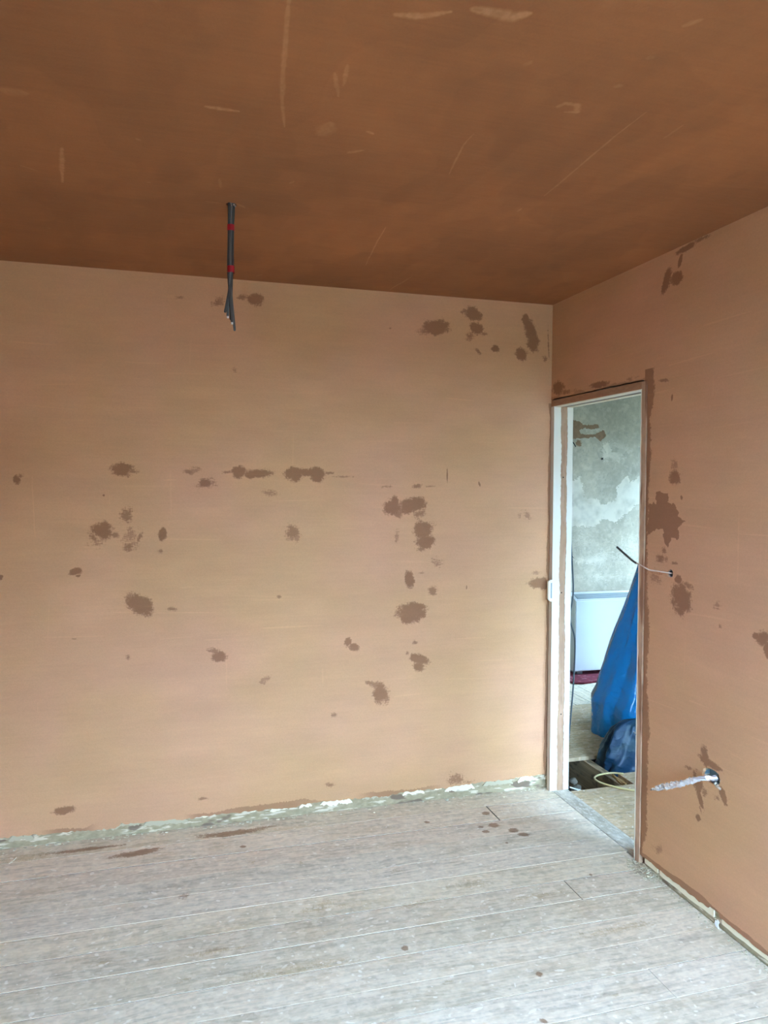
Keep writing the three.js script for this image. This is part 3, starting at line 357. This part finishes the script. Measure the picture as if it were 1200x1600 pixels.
{
  const mats = [0, 1, 2].map((k) => M(0xffffff, 0.85, { map: boardTexture(1024, 92, 0.1, 2.0, 0, 0.143, 40 + k, { plain: true, tone: [0.97, 0.90, 0.80], bright: 0.1 }), bumpMap: floorBump, bumpScale: 0.0012 }));
  const paleM = [0, 1].map((k) => M(0xffffff, 0.85, { map: boardTexture(1024, 92, 0.1, 2.0, 0, 0.143, 60 + k, { plain: true, tone: [1.08, 1.08, 1.06], bright: 0.1 }) }));
  const put = (x0, x1, z0, z1, m) => mesh('plank', uvFrom(plankGeo(x0, x1, z0 + 0.001, z1 - 0.001, -0.001, T), (x, y, z) => [(x - 0.1) / 2, lerp(0.016, 0.999, clamp((z - z0) / 0.143))]), m, hallFloor);
  put(0.108, HX, 0.07, 0.211, mats[0]); put(0.108, HX, 0.211, 0.354, mats[1]); put(0.108, HX, 0.354, 0.497, mats[2]); for (let z = 0.497, i = 0; z < 2.38; z += 0.143, i++) put(0.108, HX, z, Math.min(2.4, z + 0.143), mats[i % 3]);
  put(0.485, HX, -0.075, 0.07, mats[2]); put(0.92, HX, -0.218, -0.075, mats[1]); put(0.92, HX, -0.352, -0.218, mats[0]);
  for (let z = -0.352, i = 0; z > -1.25; z -= 0.1443, i++) put(0.115, HX, Math.max(z - 0.1443, -1.29), z, mats[(i + 1) % 3]);
  for (let x = 0.115, i = 0; x < HX - 0.02; x += 0.137, i++) { const g = plankGeo(0, 0.905, 0.001, 0.136, -0.001, T); g.applyMatrix4(new THREE.Matrix4().makeBasis(new THREE.Vector3(0, 0, -1), new THREE.Vector3(0, 1, 0), new THREE.Vector3(1, 0, 0))); g.translate(x, 0, -1.293); mesh('plank', uvFrom(g, (px, py, pz) => [(-pz) / 2, clamp((px - x) / 0.137, 0.001, 0.999)]), paleM[i % 2], hallFloor); }
}
struct(mesh('ground_under_floor', box(XL - 0.2, HX + 0.2, DEEP - 0.05, DEEP + 0.15, HZ - 0.2, ZF + 0.24), darkEarth));

// joist across the open hole
{
  const woodTex = texture(512, 128, (u, v, o) => { const n = fbm(u * 8, v * 14, 4), g = fbm(u * 4, v * 60, 3), d = sstep(0.55, 0.7, fbm(u * 20, v * 9, 3)); for (let c = 0; c < 3; c++) o[c] = lerp([206, 180, 140][c], [168, 136, 96][c], n) * (0.85 + 0.3 * g) * (1 - 0.25 * d); });
  const j = mesh('joist', uvFrom(bevelBox(0.436, 0.482, -0.235, -0.023, -1.28, 1.0, 0.003), (x, y, z) => [z / 1.2, (y + x) * 4]), M(0xffffff, 0.95, { map: woodTex }));
  tag(j, 'rough sawn timber joist crossing the open floor hole behind the doorway', 'joist');
  const chips = []; for (let i = 0; i < 14; i++) { const g = new THREE.BoxGeometry(rr(0.003, 0.008), rr(0.004, 0.010), rr(0.04, 0.09)); g.rotateY(rr(-0.25, 0.25)); g.rotateX(rr(-0.15, 0.15)); g.translate(rr(0.444, 0.476), -0.017, rr(-0.07, 0.03)); chips.push(g); }
  mesh('splintered_edge', mergeGeometries(chips), M(0xb08a56, 0.95), j, 'torn splinters on the joist top');
}
// rubble and a white splinter in the hole
function rock(r, sx, sy, sz) { const g = new THREE.IcosahedronGeometry(r, 1), p = g.attributes.position, a = rr(0, 99); for (let i = 0; i < p.count; i++) { const x = p.getX(i), y = p.getY(i), z = p.getZ(i), k = 0.75 + 0.5 * vn(x / r * 1.7 + a + 9, y / r * 1.7 + z / r * 1.3 + 9); p.setXYZ(i, x * k * sx, y * k * sy, z * k * sz); } g.computeVertexNormals(); g.rotateY(rr(0, 6)); return g; }
{
  const stones = []; for (let i = 0; i < 150; i++) { const g = rock(rr(0.008, 0.028), 1, 0.7, 0.9); const x = rr(0.13, 0.40), z = rr(-0.34, 0.04), d = Math.hypot((x - 0.22) / 0.16, (z + 0.10) / 0.20); g.translate(x, -0.34 + Math.max(0, 0.31 * (1 - d)) + rr(0, 0.02), z); g.deleteAttribute('uv'); stones.push(g); }
  const m = mesh('rubble', mergeGeometries(stones), M(0x746857, 0.98)); m.userData.kind = 'stuff'; m.userData.label = 'dusty grey rubble heaped inside the open floor hole'; m.userData.category = 'rubble';
  const g = new THREE.CylinderGeometry(0.003, 0.005, 0.11, 6); g.rotateZ(1.15); g.rotateY(0.4); g.translate(0.155, -0.005, 0.045);
  tag(mesh('wood_splinter', g, M(0xe9e3d4, 0.7)), 'small white painted splinter lying at the edge of the floor hole', 'splinter');
}
{ const g = new THREE.CylinderGeometry(0.008, 0.008, 0.006, 10); g.rotateX(Math.PI / 2); g.translate(1.682, 1.81, HZ + 0.001); tag(mesh('plug', g, M(0x2a2724, 0.9)), 'small dark wall plug hole in the bare grey wall above the heater', 'plug'); }
// storage heater on the far wall
{
  const g = group('storage_heater'); g.position.set(1.33, 0.046, -2.0); tag(g, 'white boxy storage heater with slanted grille standing against the bare grey wall', 'heater');
  const white = M(0xe4e9e8, 0.38), side = M(0xdcdcd4, 0.45), W = 0.78, prof = new THREE.Shape(); prof.moveTo(0, 0); prof.lineTo(0, 0.590); prof.lineTo(-0.082, 0.628); prof.lineTo(-0.17, 0.628); prof.lineTo(-0.17, 0); prof.closePath();
  const b = new THREE.ExtrudeGeometry(prof, { depth: W, bevelEnabled: true, bevelThickness: 0.002, bevelSize: 0.002, bevelSegments: 1 }); b.applyMatrix4(new THREE.Matrix4().makeBasis(new THREE.Vector3(0, 0, 1), new THREE.Vector3(0, 1, 0), new THREE.Vector3(-1, 0, 0))); b.translate(W, 0, 0); mesh('heater_case', b, side, g);
  mesh('front_panel', bevelBox(0.006, W - 0.006, 0.004, 0.582, 0.002, 0.008, 0.002), white, g);
  const gr = new THREE.Group(); gr.name = 'grille'; gr.position.set(0.026, 0.594, -0.006); gr.rotation.x = -(Math.PI / 2 - Math.atan2(0.038, 0.082)); g.add(gr);
  mesh('grille_back', box(0, W - 0.05, 0.004, 0.078, 0.001, 0.003), M(0x8f948d, 0.7), gr);
  for (let i = 0; i < 5; i++) mesh('slat', box(0, W - 0.05, 0.008 + i * 0.0145, 0.014 + i * 0.0145, 0.003, 0.007), M(0xa9ada6, 0.6), gr);
  for (const x of [0.04, 0.62]) mesh('foot', box(x, x + 0.05, -0.0312, 0.0, -0.15, -0.02), M(0x8d8d88, 0.6), g);
}
{ // scrap of red carpet under it
  const s = new THREE.Shape(); const pts = [[1.16, 1.88], [1.20, 1.83], [1.235, 1.79], [1.29, 1.775], [1.37, 1.79], [1.45, 1.795], [1.6, 1.80], [1.75, 1.83], [1.9, 1.85], [1.9, 2.16], [1.14, 2.16]]; s.setFromPoints(pts.map((p) => new THREE.Vector2(...p)));
  const g = new THREE.ExtrudeGeometry(s, { depth: 0.008, bevelEnabled: true, bevelSize: 0.004, bevelThickness: 0.003, bevelSegments: 2 }); g.applyMatrix4(AX.floor); g.translate(0, 0.0035, 0);
  const t = texture(256, 256, (u, v, o) => { const n = fbm(u * 40, v * 40, 3), f = sstep(0.68, 0.74, fbm(u * 22 + 5, v * 22, 3)); for (let c = 0; c < 3; c++) o[c] = lerp([112, 28, 40][c] * (0.75 + 0.5 * n), [170, 120, 118][c], f * 0.5); }); t.wrapS = t.wrapT = THREE.RepeatWrapping;
  tag(mesh('carpet_scrap', g, M(0xffffff, 1, { map: t })), 'scrap of dark red carpet lying under the white heater', 'carpet');
}
// blue polythene
{
  const tri = (x) => Math.abs(((x / Math.PI) % 2 + 2) % 2 - 1) * 2 - 1;
  const edge = [[0, 0.752], [0.03, 0.750], [0.22, 0.747], [0.28, 0.783], [0.572, 0.886], [0.80, 0.985], [1.05, 1.082], [1.3, 1.16], [1.42, 1.21]];
  const at = (list, y) => { for (let i = 1; i < list.length; i++) if (y <= list[i][0]) { const [a, b] = list[i - 1], [c, d] = list[i]; return lerp(b, d, (y - a) / (c - a)); } return list[list.length - 1][1]; };
  const nu = 220, nv = 110, pos = [], idx = [], uv = [];
  for (let j = 0; j <= nv; j++) for (let i = 0; i <= nu; i++) {
    const y0 = j / nv * 1.40, a = i / nu * Math.PI * 2, r0 = at([[0, 0.27], [0.25, 0.27], [0.6, 0.22], [1.05, 0.12], [1.4, 0.03]], y0);
    const f = 1 + 0.10 * tri(a * 6 + y0 * 1.2 + 0.6) + 0.05 * tri(a * 13 - y0 * 2.3) + (fbm(a * 3 + 4, y0 * 9, 3) - 0.5) * 0.14 + 0.05 * tri(a * 3 + y0 * 9), sil = clamp(Math.cos(a - 2.58) * 1.0);   // keeps the left outline true
    const r = r0 * lerp(f, 1, sil * sil * 0.8), cx = at(edge, y0) + 0.85 * r0, cz = -0.8 + 0.53 * r0;
    const y = Math.max(0.004, y0 + (fbm(a * 5, 2, 2) - 0.5) * 0.04 * (1 - y0));
    pos.push(cx + Math.cos(a) * r, y, cz - Math.sin(a) * r); uv.push(i / nu, y0);
    if (i < nu && j < nv) { const k = j * (nu + 1) + i; idx.push(k, k + 1, k + nu + 1, k + 1, k + nu + 2, k + nu + 1); }
  }
  const g = new THREE.BufferGeometry(); g.setAttribute('position', new THREE.Float32BufferAttribute(pos, 3)); g.setAttribute('uv', new THREE.Float32BufferAttribute(uv, 2)); g.setIndex(idx); g.computeVertexNormals();
  const creases = texture(512, 512, (u, v, o) => { const q = (n) => 1 - Math.abs(n * 2 - 1), a = q(fbm(u * 9, v * 5, 3)), b = q(fbm(u * 22 + 4, v * 16, 3)); o[0] = o[1] = o[2] = 255 * clamp(0.7 * Math.pow(a, 4) + 0.4 * Math.pow(b, 6)); }, false);
  const blue = new THREE.MeshPhysicalMaterial({ color: 0x1286bd, roughness: 0.26, bumpMap: creases, bumpScale: 0.007, transmission: 0.35, thickness: 0, ior: 1.4, clearcoat: 0.4, clearcoatRoughness: 0.25, side: THREE.DoubleSide });
  tag(mesh('plastic_sheet', g, blue), 'tall blue plastic sheet gathered to a peak on the hall floor boards', 'plastic sheet');
  // smaller dusty bundle slumped into the hole
  const n2 = 120, m2 = 70, p2 = [], i2 = [], u2 = [];
  const prof = [[-0.30, 0.19], [-0.15, 0.195], [-0.02, 0.21], [0.05, 0.20], [0.11, 0.175], [0.19, 0.14], [0.22, 0.10], [0.233, 0.04], [0.235, 0.004]];
  for (let j = 0; j <= m2; j++) for (let i = 0; i <= n2; i++) {
    const y = lerp(-0.30, 0.235, j / m2), a = i / n2 * Math.PI * 2, r0 = at(prof, y), r = r0 * (1 + 0.10 * tri(a * 5 + y * 7) + 0.06 * tri(a * 11 - y * 13) + (fbm(a * 3, y * 14, 3) - 0.5) * 0.25);
    const cx = lerp(0.70, 0.715, clamp((y + 0.05) / 0.28)), cz = -0.245; p2.push(Math.max(y < 0.012 ? 0.487 : 0.44, cx + Math.cos(a) * r * 1.1), y + (fbm(a * 2 + 7, y * 5, 2) - 0.5) * 0.03, Math.min(-0.085 - Math.max(0, y) * 0.1, cz - Math.sin(a) * r * 0.55)); u2.push(i / n2, j / m2);
    if (i < n2 && j < m2) { const k = j * (n2 + 1) + i; i2.push(k, k + 1, k + n2 + 1, k + 1, k + n2 + 2, k + n2 + 1); }
  }
  const g2 = new THREE.BufferGeometry(); g2.setAttribute('position', new THREE.Float32BufferAttribute(p2, 3)); g2.setAttribute('uv', new THREE.Float32BufferAttribute(u2, 2)); g2.setIndex(i2); g2.computeVertexNormals();
  const dust = texture(512, 512, (u, v, o) => { const d = sstep(0.36, 0.62, fbm(u * 9, v * 8, 4) + (vn(u * 60, v * 40) - 0.5) * 0.15); for (let c = 0; c < 3; c++) o[c] = lerp([4, 50, 74][c], [78, 90, 90][c], d * 0.6); });
  tag(mesh('plastic_bundle', g2, new THREE.MeshPhysicalMaterial({ map: dust, roughness: 0.55, bumpMap: creases, bumpScale: 0.003, clearcoat: 0.12, clearcoatRoughness: 0.4, side: THREE.DoubleSide })), 'small dusty blue plastic bundle slumped into the floor hole', 'plastic bundle');
}
// yellow cable loop
tag(mesh('yellow_cable', mergeGeometries([tube([[0.72, 0.006, 0.19], [0.55, 0.006, 0.185], [0.428, 0.006, 0.164], [0.37, 0.007, 0.118], [0.318, 0.010, 0.06], [0.296, 0.014, 0.02], [0.305, 0.014, -0.02], [0.345, 0.010, -0.056], [0.40, 0.006, -0.076], [0.455, 0.006, -0.074], [0.50, 0.006, -0.05]], 0.0052, 120, 8), cap([0.50, 0.006, -0.05], 0, 0.0052), cap([0.72, 0.006, 0.19], 0, 0.0052)]), M(0xd9c184, 0.5)), 'pale yellow cable looped over the floor hole beside the joist', 'cable');
// long cable hanging in the hall
{
  const g = group('hall_cable'); tag(g, 'long thin dark grey cable hanging loose just inside the doorway', 'cable');
  mesh('cable', tube([[0.25, 2.6, -0.3], [0.255, 2.0, -0.3], [0.272, 1.6, -0.3], [0.288, 1.38, -0.3], [0.307, 1.18, -0.3], [0.320, 0.99, -0.3], [0.316, 0.93, -0.3], [0.304, 0.87, -0.3], [0.301, 0.835, -0.3], [0.312, 0.785, -0.3], [0.332, 0.725, -0.3], [0.337, 0.68, -0.3], [0.334, 0.50, -0.3], [0.318, 0.26, -0.3], [0.304, 0.10, -0.3], [0.29, -0.08, -0.3]], 0.0045, 200, 7), M(0x4c5354, 0.55), g);
  mesh('tie_wire', tube([[0.286, 1.192, -0.296], [0.302, 1.184, -0.294], [0.318, 1.170, -0.296]], 0.0014, 12, 5), M(0x2e3030, 0.5), g);
}
tag(mesh('wire_stub', tube([[0.119, 1.965, -0.62], [0.25, 1.95, -0.61], [0.33, 1.93, -0.6], [0.395, 1.875, -0.55], [0.425, 1.829, -0.5], [0.43, 1.81, -0.49]], 0.003, 16, 6), M(0x1f1d1c, 0.5)), 'short black wire end bent out beside the brown patch on the hall wall', 'wire');

// ---------------------------------------------------------------- cables of the room
const grey = M(0x595650, 0.5), sheathDark = M(0x403d37, 0.5), copper = M(0xb87b4c, 0.35, { metalness: 0.8 }), redTape = M(0xa81420, 0.45);
{
  const g = group('cable_bundle'); g.position.set(-1.686, 2.5, 0.927); tag(g, 'taped bundle of grey cables hanging from the brown ceiling', 'cable bundle');
  const ends = [[-0.021, -0.352, 0.004], [-0.012, -0.362, -0.006], [0.001, -0.384, 0.006], [0.010, -0.409, -0.002], [-0.002, -0.372, -0.010]];
  ends.forEach(([ex, ey, ez], i) => {
    const a = i / 5 * 6.28 + 0.5, r = 0.0068, ox = Math.cos(a) * r - 0.001, oz = Math.sin(a) * r;
    const pts = [[Math.cos(a) * 0.008 + 0.001, 0.06, Math.sin(a) * 0.008], [Math.cos(a) * 0.008, 0.0, Math.sin(a) * 0.008], [ox - 0.001, -0.076, oz], [ox - 0.002, -0.15, oz], [ox - 0.003, -0.215, oz], [lerp(ox - 0.003, ex, 0.45), lerp(-0.215, ey, 0.5), lerp(oz, ez, 0.5)], [ex, ey, ez]];
    const c = mesh('cable', mergeGeometries([tube(pts, 0.0043, 50, 8), cap(pts[6], 0, 0.0043)]), i % 2 ? grey : sheathDark, g);
    if (i === 1 || i === 2) { const t = new THREE.CylinderGeometry(0.0034, 0.0034, 0.008, 8); t.translate(ex, ey - 0.005, ez); mesh('stripped_end', t, M(0xe8e4da, 0.4), c, 'white stripped cable end'); }
  });
  for (const [y, h] of [[-0.076, 0.020], [-0.212, 0.022]]) { const p = []; for (let i = 0; i <= 6; i++) p.push(new THREE.Vector2(0.0118 + (i % 2) * 0.0006, y - h / 2 + h * i / 6)); const t = new THREE.LatheGeometry(p, 20); t.translate(-0.0025, 0, 0); mesh('tape_band', t, redTape, g, 'red tape band'); }
  for (const [x, z] of [[0.006, 0.012], [-0.004, 0.013], [0.011, 0.006]]) { const c = new THREE.BoxGeometry(0.005, 0.007, 0.003); c.translate(x, -0.004, z); mesh('metal_clip', c, M(0xd8d6cf, 0.25, { metalness: 0.9 }), g, 'bright metal clip at the ceiling hole'); }
}
{
  const g = group('wall_cable'); tag(g, 'cut grey cable poking out of the small upper hole beside the doorway', 'cable');
  const A = [[0.05, 1.238, 0.985], [0.0, 1.241, 0.972], [-0.03, 1.245, 0.931], [-0.045, 1.247, 0.908], [-0.055, 1.252, 0.905], [-0.06, 1.261, 0.880], [-0.063, 1.2695, 0.842]];
  mesh('plastered_core', tube(A, 0.0026, 60, 7), M(0xc8a890, 0.8), g, 'thin plaster-smeared cable core');
  const B = [[-0.0625, 1.268, 0.846], [-0.064, 1.2745, 0.826], [-0.067, 1.297, 0.775], [-0.07, 1.3225, 0.721]];
  mesh('grey_sheath', mergeGeometries([tube(B, 0.0045, 30, 8), cap(B[3], 0, 0.0045), cap(B[0], 0, 0.0042)]), sheathDark, g, 'thick dark grey sheath end');
}
{
  const g = group('knockout_box'); tag(g, 'small galvanised box rim inside the upper wall hole', 'socket box'); g.position.set(0.03, holeA[1], holeA[0]);
  const p = []; for (let i = 0; i <= 20; i++) { const a = i / 20 * Math.PI * 2; p.push([Math.cos(a) * 0.020, Math.sin(a) * 0.016]); } const s = poly(p.slice(0, 20)); const h = new THREE.Path(); p.slice(0, 20).reverse().forEach(([a, b], i) => (i ? h.lineTo(a * 0.86, b * 0.86) : h.moveTo(a * 0.86, b * 0.86))); h.closePath(); s.holes.push(h);
  mesh('rim', slab(s, 0.045, 'right', [-0.022, 0, 0]), M(0x9a9c9c, 0.35, { metalness: 0.7 }), g); mesh('box_back', box(0.024, 0.027, -0.017, 0.017, -0.021, 0.021), M(0x1a1a1a, 0.9), g);
}
{
  const g = group('socket_box'); tag(g, 'blue grey metal back box recessed in the lower wall hole', 'socket box'); g.position.set(0.030, holeB[1], holeB[0]);
  const steel = M(0x86a2aa, 0.5, { metalness: 0.2 }); mesh('box_back', box(0.006, 0.010, -0.03, 0.03, -0.052, 0.052), steel, g);
  mesh('box_side', mergeGeometries([box(-0.016, 0.006, 0.024, 0.027, -0.05, 0.05), box(-0.016, 0.006, -0.03, -0.027, -0.05, 0.05), box(-0.016, 0.006, -0.03, 0.027, -0.053, -0.050), box(-0.016, 0.006, -0.03, 0.027, 0.047, 0.050)]), steel, g);
  const k = []; for (let i = 0; i < 5; i++) { const t = rock(rr(0.004, 0.007), 1, 1, 1); t.deleteAttribute('uv'); t.translate(-0.031, -0.022 + rr(-0.006, 0.008), 0.025 + i * 0.006); k.push(t); } mesh('plaster_crust', mergeGeometries(k), M(0xb9a48c, 0.95), g);
}
{
  const pts = [[0.026, 0.533, 1.255], [0.0, 0.530, 1.250], [-0.03, 0.526, 1.233], [-0.046, 0.503, 1.19], [-0.056, 0.476, 1.145], [-0.060, 0.450, 1.097], [-0.062, 0.42, 1.04], [-0.062, 0.391, 0.984]];
  const g = group('foil_cable'); tag(g, 'crinkled silver foil wrapped cable sticking out of the lower wall hole', 'cable');
  const t = tube(pts, 0.0112, 90, 14), p = t.attributes.position, c = new THREE.CatmullRomCurve3(pts.map((q) => new THREE.Vector3(...q)), false, 'centripetal'), v = new THREE.Vector3();
  for (let j = 0; j <= 90; j++) { const q = c.getPointAt(j / 90); for (let i = 0; i <= 14; i++) { const k = j * 15 + i; v.fromBufferAttribute(p, k).sub(q); const a = (i % 14) / 14 * 9, f = (0.62 + 0.75 * vn(a * 1.7 + 3, j * 0.42)) * (j > 78 ? lerp(1, 0.35, (j - 78) / 12) : 1) * (j < 30 ? 0.8 : 1); v.multiplyScalar(f); p.setXYZ(k, q.x + v.x, q.y + v.y, q.z + v.z); } }
  mesh('foil_sleeve', toCreasedNormals(t, 0.35), M(0xe9ebec, 0.22, { metalness: 0.7 }), g);
  mesh('cable_core', tube([pts[6], pts[7], [-0.061, 0.383, 0.972]], 0.003, 10, 6), grey, g);
}

// ---------------------------------------------------------------- crumbs and splinters on the floor
function crumbs(name, label, n, place, mats) {
  const geos = []; for (let i = 0; i < n; i++) { const [x, y, z, r] = place(i), g = rock(r, 1.2, 0.55, 1); g.deleteAttribute('uv'); g.translate(x, y + r * 0.3, z); geos.push(g); }
  const m = mesh(name, mergeGeometries(geos), mats); m.userData.kind = 'stuff'; m.userData.label = label; m.userData.category = 'crumbs'; return m;
}
const chalk = M(0xd9c9a8, 0.95), greyCrumb = M(0xbcab8a, 0.95);
crumbs('plaster_crumbs', 'white plaster crumbs along the foot of the long wall', 170, () => [rr(-2.75, -0.02), 0, rr(-0.008, 0.018) + (rnd() < 0.15 ? rr(0, 0.05) : 0), rr(0.002, 0.006) * (rnd() < 0.1 ? 1.7 : 1)], chalk);
crumbs('plaster_crumbs', 'grey plaster crumbs along the foot of the wall with the cables', 200, () => [rr(-0.03, 0.004), 0, rr(0.84, 1.9), rr(0.001, 0.0042)], greyCrumb);
crumbs('plaster_crumbs', 'crumbled plaster heaped at the foot of the right door jamb', 420, () => { const a = rr(0, 6.28), d = Math.sqrt(rnd()); return [0.0 + Math.cos(a) * d * 0.05 - 0.015, Math.max(0, 0.014 * (1 - d)), 0.87 + Math.sin(a) * d * 0.10, rr(0.0010, 0.0036) * (rnd() < 0.05 ? 2.2 : 1)]; }, M(0xc0ae8c, 0.95));
{ const g = new THREE.CylinderGeometry(0.0012, 0.002, 0.052, 6); g.rotateX(Math.PI / 2); g.rotateY(2.75); g.translate(-2.515, 0.003, 0.115); tag(mesh('wood_splinter', g, M(0xe4dcc4, 0.8)), 'thin pale splinter lying on the boards by the long wall', 'splinter'); }
{ const s = poly([[1.276, 0.012], [1.283, 0.003], [1.297, 0.001], [1.294, 0.014], [1.299, 0.026], [1.290, 0.031], [1.287, 0.022], [1.280, 0.024]]); tag(mesh('paint_flake', slab(s, 0.003, 'right', [-0.004, 0, 0]), M(0xf2f0e8, 0.7)), 'white paint flake standing in the gap under the right wall plaster', 'flake'); }

renderer.render(scene, camera);
